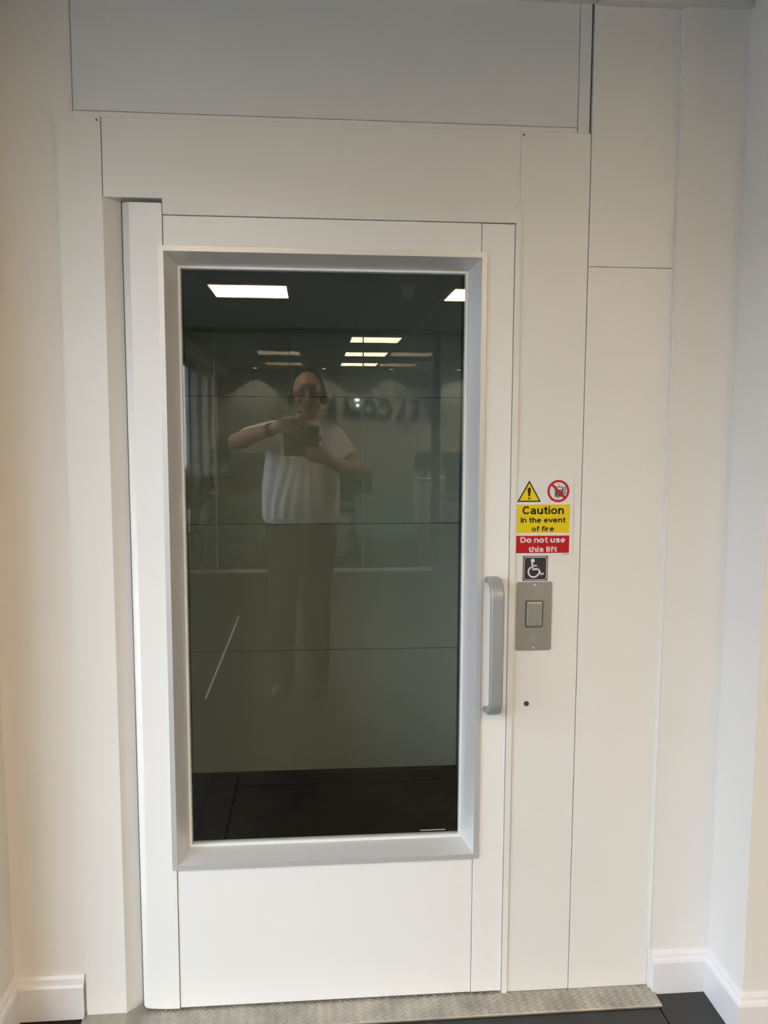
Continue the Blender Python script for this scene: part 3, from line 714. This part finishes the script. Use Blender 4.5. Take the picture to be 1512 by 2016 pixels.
def palm(x, y, pot_r, pot_h, height, nf, seed, label):
    rr = random.Random(seed)
    t = empty('potted_palm', (x, y, 0), label, 'plant')
    b = bmesh.new(); loft(b, [(x, y, 0, pot_r*0.78, pot_r*0.78), (x, y, 0.01, pot_r*0.8, pot_r*0.8), (x, y, pot_h, pot_r, pot_r)], 28); obj('pot', b, 'pot', t, True)
    b = bmesh.new(); cyl(b, (x, y, pot_h+0.002), pot_r*0.9, 0.012); obj('soil', b, 'soil', t)
    for k in range(nf):
        a = 2*math.pi*k/nf*1.0 + rr.uniform(-0.3, 0.3); lean = rr.uniform(0.18, 0.55); h = height*rr.uniform(0.62, 1.0)
        bs = Vector((x+0.04*math.cos(a), y+0.04*math.sin(a), pot_h))
        pts = []
        N = 14
        for i in range(N+1):
            s = i/N
            rad = lean*h*(0.25*s+0.75*s*s); zz = h*(s - 0.22*s**3*(0.6+lean))
            pts.append(bs + Vector((rad*math.cos(a), rad*math.sin(a), (zz-0.0)*(height-pot_h)/height)))
        b = bmesh.new()
        for i in range(N): cap(b, pts[i], pts[i+1], 0.007*(1-0.75*i/N), 0.007*(1-0.75*(i+1)/N), 5, 1, True, True)
        side = Vector((-math.sin(a), math.cos(a), 0))
        for i in range(5, N+1):
            f = (i-5)/(N-5); L = (0.34 if i < N else 0.26)*(0.55+0.9*f*(1-f)*1.6)*height/1.6
            tang = (pts[min(i, N)]-pts[i-1]).normalized()
            for sg_ in (-1, 1):
                for hf in (0, 0.5):
                    p = pts[i] + (pts[i-1]-pts[i])*hf
                    dv = (side*sg_*0.8 + tang*(0.55+0.5*f) + Vector((0, 0, rr.uniform(-0.25, 0.1)))).normalized()
                    wd = tang.cross(dv).cross(dv).normalized()*0.011
                    m = p + dv*L*0.5 + Vector((0, 0, 0.01)); e_ = p + dv*L + Vector((0, 0, -0.18*L))
                    v = [b.verts.new(q) for q in (p-wd*0.4, p+wd*0.4, m+wd, m-wd, e_)]
                    b.faces.new((v[0], v[1], v[2], v[3])); b.faces.new((v[3], v[2], v[4]))
        for v in b.verts: v.co.x = max(v.co.x, XL+0.03)
        obj('frond', b, ['leaf'], t)
    return t
palm(-1.455, -7.40, 0.12, 0.30, 1.55, 11, 5, 'tall palm in white pot standing by the office window')
palm(-1.00, -9.0, 0.15, 0.32, 1.65, 12, 9, 'bushy palm in white pot behind the lounge chair')

# ------------------------------------------------------------------ the visitor taking the photo
pr = empty('person', (-0.08, -2.46, 0), 'person in white short-sleeved shirt and dark trousers holding up a phone', 'person')
HX, HY, HZ = -0.042, -2.445, 1.575        # under the chin
def hd(x, y, z): return (HX+x, HY+y, HZ+z)
b = bmesh.new()
ell(b, hd(0, -0.005, 0.135), (0.078, 0.097, 0.104)); ell(b, hd(0, 0.022, 0.082), (0.065, 0.074, 0.082)); ell(b, hd(0, 0.05, 0.028), (0.042, 0.04, 0.032))
ell(b, hd(0, 0.072, 0.016), (0.024, 0.02, 0.018)); ell(b, hd(0, 0.015, 0.012), (0.055, 0.06, 0.035))
cap(b, hd(-0.046, 0.074, 0.142), hd(0.046, 0.074, 0.142), 0.012, 0.012); ell(b, hd(0, 0.068, 0.165), (0.052, 0.028, 0.03))
cap(b, hd(0, 0.090, 0.130), hd(0, 0.112, 0.088), 0.009, 0.014)
for s in (-1, 1):
    ell(b, hd(s*0.012, 0.100, 0.086), (0.009, 0.010, 0.009)); ell(b, hd(s*0.042, 0.064, 0.088), (0.026, 0.026, 0.026))
    ell(b, hd(s*0.078, -0.006, 0.105), (0.011, 0.022, 0.034), (0.15, 0, 0))
cap(b, hd(-0.022, 0.088, 0.052), hd(0.022, 0.088, 0.052), 0.006, 0.006); cap(b, hd(-0.018, 0.088, 0.042), hd(0.018, 0.088, 0.042), 0.007, 0.007)
cap(b, (-0.055, -2.475, 1.47), (-0.044, -2.455, 1.62), 0.066, 0.060)
# torso and legs under the clothes
loft(b, [(-0.08, -2.46, 0.93, 0.16, 0.11), (-0.08, -2.45, 1.1, 0.175, 0.125), (-0.07, -2.46, 1.35, 0.165, 0.10), (-0.06, -2.465, 1.47, 0.12, 0.075), (-0.055, -2.47, 1.52, 0.06, 0.055)])
for p0, p1, p2 in (((-0.175, -2.46, 0.9), (-0.19, -2.445, 0.48), (-0.195, -2.49, 0.09)), ((0.01, -2.46, 0.9), (0.0, -2.445, 0.48), (0.005, -2.50, 0.09))):
    cap(b, p0, p1, 0.075, 0.052); cap(b, p1, p2, 0.05, 0.036); cap(b, p2, (p2[0], p2[1]+0.06, 0.045), 0.03, 0.022)
# arms
SL, EL, WL = (-0.250, -2.46, 1.485), (-0.415, -2.27, 1.440), (-0.205, -2.075, 1.508)
SR, ER, WR = (0.110, -2.46, 1.455), (0.222, -2.30, 1.272), (0.072, -2.095, 1.338)
for S_, E_, W_ in ((SL, EL, WL), (SR, ER, WR)):
    cap(b, S_, E_, 0.058, 0.046); m = Vector(E_).lerp(Vector(W_), 0.35); cap(b, E_, m, 0.045, 0.045); cap(b, m, W_, 0.045, 0.029)
# hands: palm, four fingers and a thumb, closed on the phone case
def finger(pts, r0, r1):
    n_ = len(pts)-1
    for i in range(n_):
        ra = r0+(r1-r0)*i/n_; rb = r0+(r1-r0)*(i+1)/n_; cap(b, pts[i], pts[i+1], ra, rb, 10, 3)
cap(b, WL, (-0.150, -2.018, 1.530), 0.028, 0.036, sq=1.0); cap(b, (-0.165, -2.03, 1.523), (-0.112, -1.990, 1.548), 0.03, 0.022); cap(b, (-0.165, -2.03, 1.505), (-0.118, -1.988, 1.505), 0.028, 0.021)
finger([(-0.112, -1.990, 1.553), (-0.082, -1.978, 1.556), (-0.058, -1.980, 1.546), (-0.040, -1.987, 1.532)], 0.0105, 0.0078)
finger([(-0.112, -1.986, 1.535), (-0.080, -1.974, 1.534), (-0.055, -1.977, 1.522), (-0.040, -1.986, 1.507)], 0.0105, 0.0078)
finger([(-0.114, -1.986, 1.514), (-0.086, -1.975, 1.509), (-0.063, -1.978, 1.497), (-0.050, -1.987, 1.483)], 0.010, 0.0075)
finger([(-0.118, -1.988, 1.494), (-0.095, -1.978, 1.485), (-0.078, -1.980, 1.473), (-0.070, -1.987, 1.462)], 0.009, 0.0068)
finger([(-0.160, -2.035, 1.535), (-0.128, -2.042, 1.560), (-0.098, -2.036, 1.555), (-0.078, -2.028, 1.538)], 0.014, 0.0095)
cap(b, WR, (0.040, -2.030, 1.365), 0.029, 0.034); cap(b, (0.05, -2.04, 1.372), (0.020, -1.998, 1.395), 0.028, 0.021); cap(b, (0.05, -2.04, 1.350), (0.012, -1.996, 1.360), 0.028, 0.021)
finger([(0.022, -1.992, 1.400), (-0.004, -1.978, 1.408), (-0.026, -1.979, 1.412), (-0.044, -1.987, 1.413)], 0.0105, 0.0078)
finger([(0.018, -1.990, 1.383), (-0.008, -1.976, 1.388), (-0.032, -1.978, 1.391), (-0.050, -1.987, 1.392)], 0.0105, 0.0078)
finger([(0.014, -1.990, 1.365), (-0.010, -1.977, 1.368), (-0.032, -1.979, 1.371), (-0.048, -1.987, 1.373)], 0.010, 0.0075)
finger([(0.010, -1.992, 1.348), (-0.010, -1.980, 1.350), (-0.027, -1.981, 1.353), (-0.038, -1.988, 1.356)], 0.009, 0.0068)
finger([(0.045, -2.045, 1.375), (0.032, -2.048, 1.405), (0.015, -2.040, 1.425), (0.000, -2.030, 1.438)], 0.014, 0.0095)
remesh('body', b, 'skin', pr, 0.0045, 3)
for s in (-1, 1):
    b = bmesh.new(); ell(b, hd(s*0.031, 0.0765, 0.122), (0.011, 0.011, 0.0085), sub=2); ey = obj('eye', b, 'eye', pr, True)
    b = bmesh.new(); ell(b, hd(s*0.031, 0.086, 0.121), (0.005, 0.003, 0.0045), sub=2); obj('iris', b, 'black', ey, True)
    b = bmesh.new(); cap(b, hd(s*0.014, 0.089, 0.147), hd(s*0.048, 0.080, 0.147), 0.004, 0.003, 8, 2); obj('eyebrow', b, 'hair', pr, True)
b = bmesh.new(); ell(b, hd(0, -0.015, 0.147), (0.0815, 0.091, 0.1005)); ell(b, hd(0, -0.035, 0.09), (0.078, 0.072, 0.075))
for s in (-1, 1): ell(b, hd(s*0.072, 0.006, 0.125), (0.012, 0.032, 0.04))
remesh('hair', b, 'hair', pr, 0.006, 2)
b = bmesh.new(); cap(b, hd(-0.021, 0.0945, 0.046), hd(0.021, 0.0945, 0.046), 0.0028, 0.0028, 8, 2); obj('lip_line', b, pm('lips', (0.26, 0.10, 0.08), 0.5), pr, True)
# glasses
b = bmesh.new()
for s in (-1, 1):
    ps = [hd(s*0.033+u, 0.108-abs(s*0.033+u)*0.25, 0.0+v) for u, v in rrect(-0.025, 0.025, 0.105, 0.137, 0.011, 4)]
    tube(b, ps+[ps[0]], 0.0017, 6)
    tube(b, [hd(s*0.058, 0.094, 0.130), hd(s*0.078, 0.06, 0.128), hd(s*0.082, -0.02, 0.122)], 0.002, 6)
tube(b, [hd(-0.009, 0.106, 0.127), hd(0.009, 0.106, 0.127)], 0.002, 6)
gl = obj('glasses_frame', b, 'black', pr)
for s in (-1, 1):
    b = bmesh.new(); v = [b.verts.new(hd(s*0.033+u, 0.107-abs(s*0.033+u)*0.25, v_)) for u, v_ in rrect(-0.0245, 0.0245, 0.1055, 0.1365, 0.011, 4)]
    b.faces.new(v); obj('spectacle_lens', b, glass('clear_lens_%d' % s, (0.55, 0.55, 0.55), 1.5), pr)
# shirt, trousers, belt, shoes
b = bmesh.new()
loft(b, [(-0.08, -2.46, 0.975, 0.195, 0.142), (-0.08, -2.455, 1.02, 0.208, 0.160), (-0.08, -2.445, 1.08, 0.212, 0.170), (-0.08, -2.445, 1.17, 0.212, 0.165), (-0.078, -2.455, 1.27, 0.206, 0.148),
         (-0.074, -2.46, 1.36, 0.200, 0.134), (-0.068, -2.462, 1.44, 0.185, 0.112), (-0.062, -2.466, 1.50, 0.140, 0.090), (-0.055, -2.47, 1.535, 0.085, 0.078), (-0.052, -2.468, 1.555, 0.073, 0.072)])
cap(b, (-0.215, -2.46, 1.475), (-0.365, -2.315, 1.445), 0.083, 0.070, 20, 4, False, True); cap(b, (0.085, -2.46, 1.452), (0.180, -2.355, 1.335), 0.083, 0.070, 20, 4, False, True)
sho = remesh('shirt', b, 'shirt', pr, 0.0065, 4)
nrm = [v.normal.copy() for v in sho.data.vertices]
for v, nv in zip(sho.data.vertices, nrm):
    if abs(v.co.x+0.08) < 0.235 and v.co.z < 1.42:          # hanging folds
        a = math.atan2(v.co.y+2.455, v.co.x+0.08); fall = min(1, max(0, (1.42-v.co.z)/0.2))*min(1, max(0, (v.co.z-0.985)/0.05))
        side = 0.35+0.65*abs(math.cos(a))
        v.co += nv*0.0055*fall*side*math.sin(17*a+2.2*math.sin(5*v.co.z)+1.3*math.sin(11*v.co.z+3*a))
        if v.co.z < 1.06: v.co += nv*0.006*math.sin(math.pi*(1.06-v.co.z)/0.08)
b = bmesh.new()
for s in (-1, 1):
    v = [b.verts.new(p) for p in ((-0.052, -2.392, 1.530), (-0.052+s*0.052, -2.410, 1.512), (-0.052+s*0.078, -2.44, 1.552), (-0.052+s*0.060, -2.425, 1.577), (-0.052+s*0.008, -2.394, 1.545))]
    b.faces.new(v)
co = obj('collar', b, 'shirt', pr); sm = co.modifiers.new('s', 'SOLIDIFY'); sm.thickness = 0.006
b = bmesh.new(); loft(b, [(-0.08, -2.46, 0.975, 0.201, 0.150), (-0.08, -2.46, 1.005, 0.205, 0.156)]); obj('belt', b, 'leather', pr)
b = bmesh.new()
loft(b, [(-0.085, -2.46, 0.72, 0.185, 0.115), (-0.085, -2.46, 0.80, 0.196, 0.135), (-0.083, -2.46, 0.90, 0.200, 0.143), (-0.08, -2.46, 0.985, 0.198, 0.146)])
for p0, p1, p2 in (((-0.178, -2.46, 0.78), (-0.192, -2.44, 0.48), (-0.198, -2.48, 0.055)), ((0.008, -2.46, 0.78), (0.0, -2.44, 0.48), (0.004, -2.49, 0.055))):
    cap(b, p0, p1, 0.092, 0.080, 20); cap(b, p1, p2, 0.080, 0.069, 20, 4, False, True)
remesh('trousers', b, 'trouser', pr, 0.008, 4)
for fx, fy, a in ((-0.195, -2.46, 0.12), (0.004, -2.47, -0.14)):
    b = bmesh.new()
    ell(b, (0, 0.075, 0.042), (0.046, 0.075, 0.036)); ell(b, (0, -0.02, 0.05), (0.041, 0.09, 0.045)); ell(b, (0, -0.08, 0.045), (0.037, 0.045, 0.045)); box(b, -0.036, 0.036, -0.11, 0.10, 0.004, 0.03)
    bmesh.ops.transform(b, matrix=Matrix.Translation((fx, fy, 0)) @ Matrix.Rotation(a, 4, 'Z'), verts=b.verts[:])
    remesh('shoe', b, 'leather', pr, 0.006, 3)
b = bmesh.new(); wd = (Vector(WL)-Vector(EL)).normalized(); wp = Vector(WL)-wd*0.03
cap(b, wp-wd*0.012, wp+wd*0.012, 0.036, 0.035, 20, 3, True, True); obj('wristwatch', b, 'black', pr)

# headset, worn by the visitor
hs_ = empty('headset', hd(0, -0.005, 0.1), 'black call headset with boom microphone worn on the head', 'headset')
b = bmesh.new(); tube(b, [hd(0.094*math.cos(math.pi*k/20), -0.015, 0.115+0.142*math.sin(math.pi*k/20)) for k in range(21)], 0.0085, 8); obj('headband', b, 'plastic', hs_)
for s in (-1, 1):
    b = bmesh.new(); cyl(b, hd(s*0.094, 0.0, 0.100), 0.037, 0.026, 'x', 28); obj('ear_cup', b, 'plastic', hs_)
    b = bmesh.new(); cyl(b, hd(s*0.1055, 0.0, 0.100), 0.022, 0.004, 'x', 28); obj('cup_cap', b, 'chrome', hs_)
b = bmesh.new(); tube(b, [hd(-0.102, 0.01, 0.085), hd(-0.098, 0.05, 0.055), hd(-0.078, 0.088, 0.035), hd(-0.050, 0.105, 0.025)], 0.003, 6); cap(b, hd(-0.052, 0.104, 0.026), hd(-0.036, 0.108, 0.020), 0.006, 0.006, 8, 3); obj('boom_microphone', b, 'plastic', hs_)

# phone in an open folding case: lens at the photograph's viewpoint
ph = empty('phone', (-0.07, -2.012, 1.37), 'black phone in an open folding wallet case held in both hands', 'phone')
PMx = Matrix.Translation(CAM) @ Matrix.Rotation(-yaw, 4, 'Z') @ Matrix.Rotation(pitch, 4, 'X') @ Matrix.Translation((0, -0.003, 0))
def phpart(nm, m, x0, x1, y0, y1, z0, z1, bev=0.002):
    b = bmesh.new(); box(b, x0, x1, y0, y1, z0, z1, bev, 2); bmesh.ops.transform(b, matrix=PMx, verts=b.verts[:]); return obj(nm, b, m, ph)
phpart('phone_body', 'black', -0.058, 0.016, -0.012, -0.004, -0.127, 0.018, 0.003)
phpart('phone_screen', 'lens', -0.055, 0.013, -0.0126, -0.0119, -0.124, 0.015, 0.0002)
phpart('case_back', 'leather', -0.063, 0.019, -0.004, -0.001, -0.130, 0.021, 0.001)
phpart('case_cover', 'leather', -0.158, -0.071, -0.006, -0.002, -0.130, 0.021, 0.001)
phpart('case_spine', 'leather', -0.0715, -0.0625, -0.005, -0.0015, -0.130, 0.021, 0.0005)
phpart('clasp_tab', 'leather', 0.019, 0.034, -0.004, -0.0015, -0.055, -0.030, 0.001)
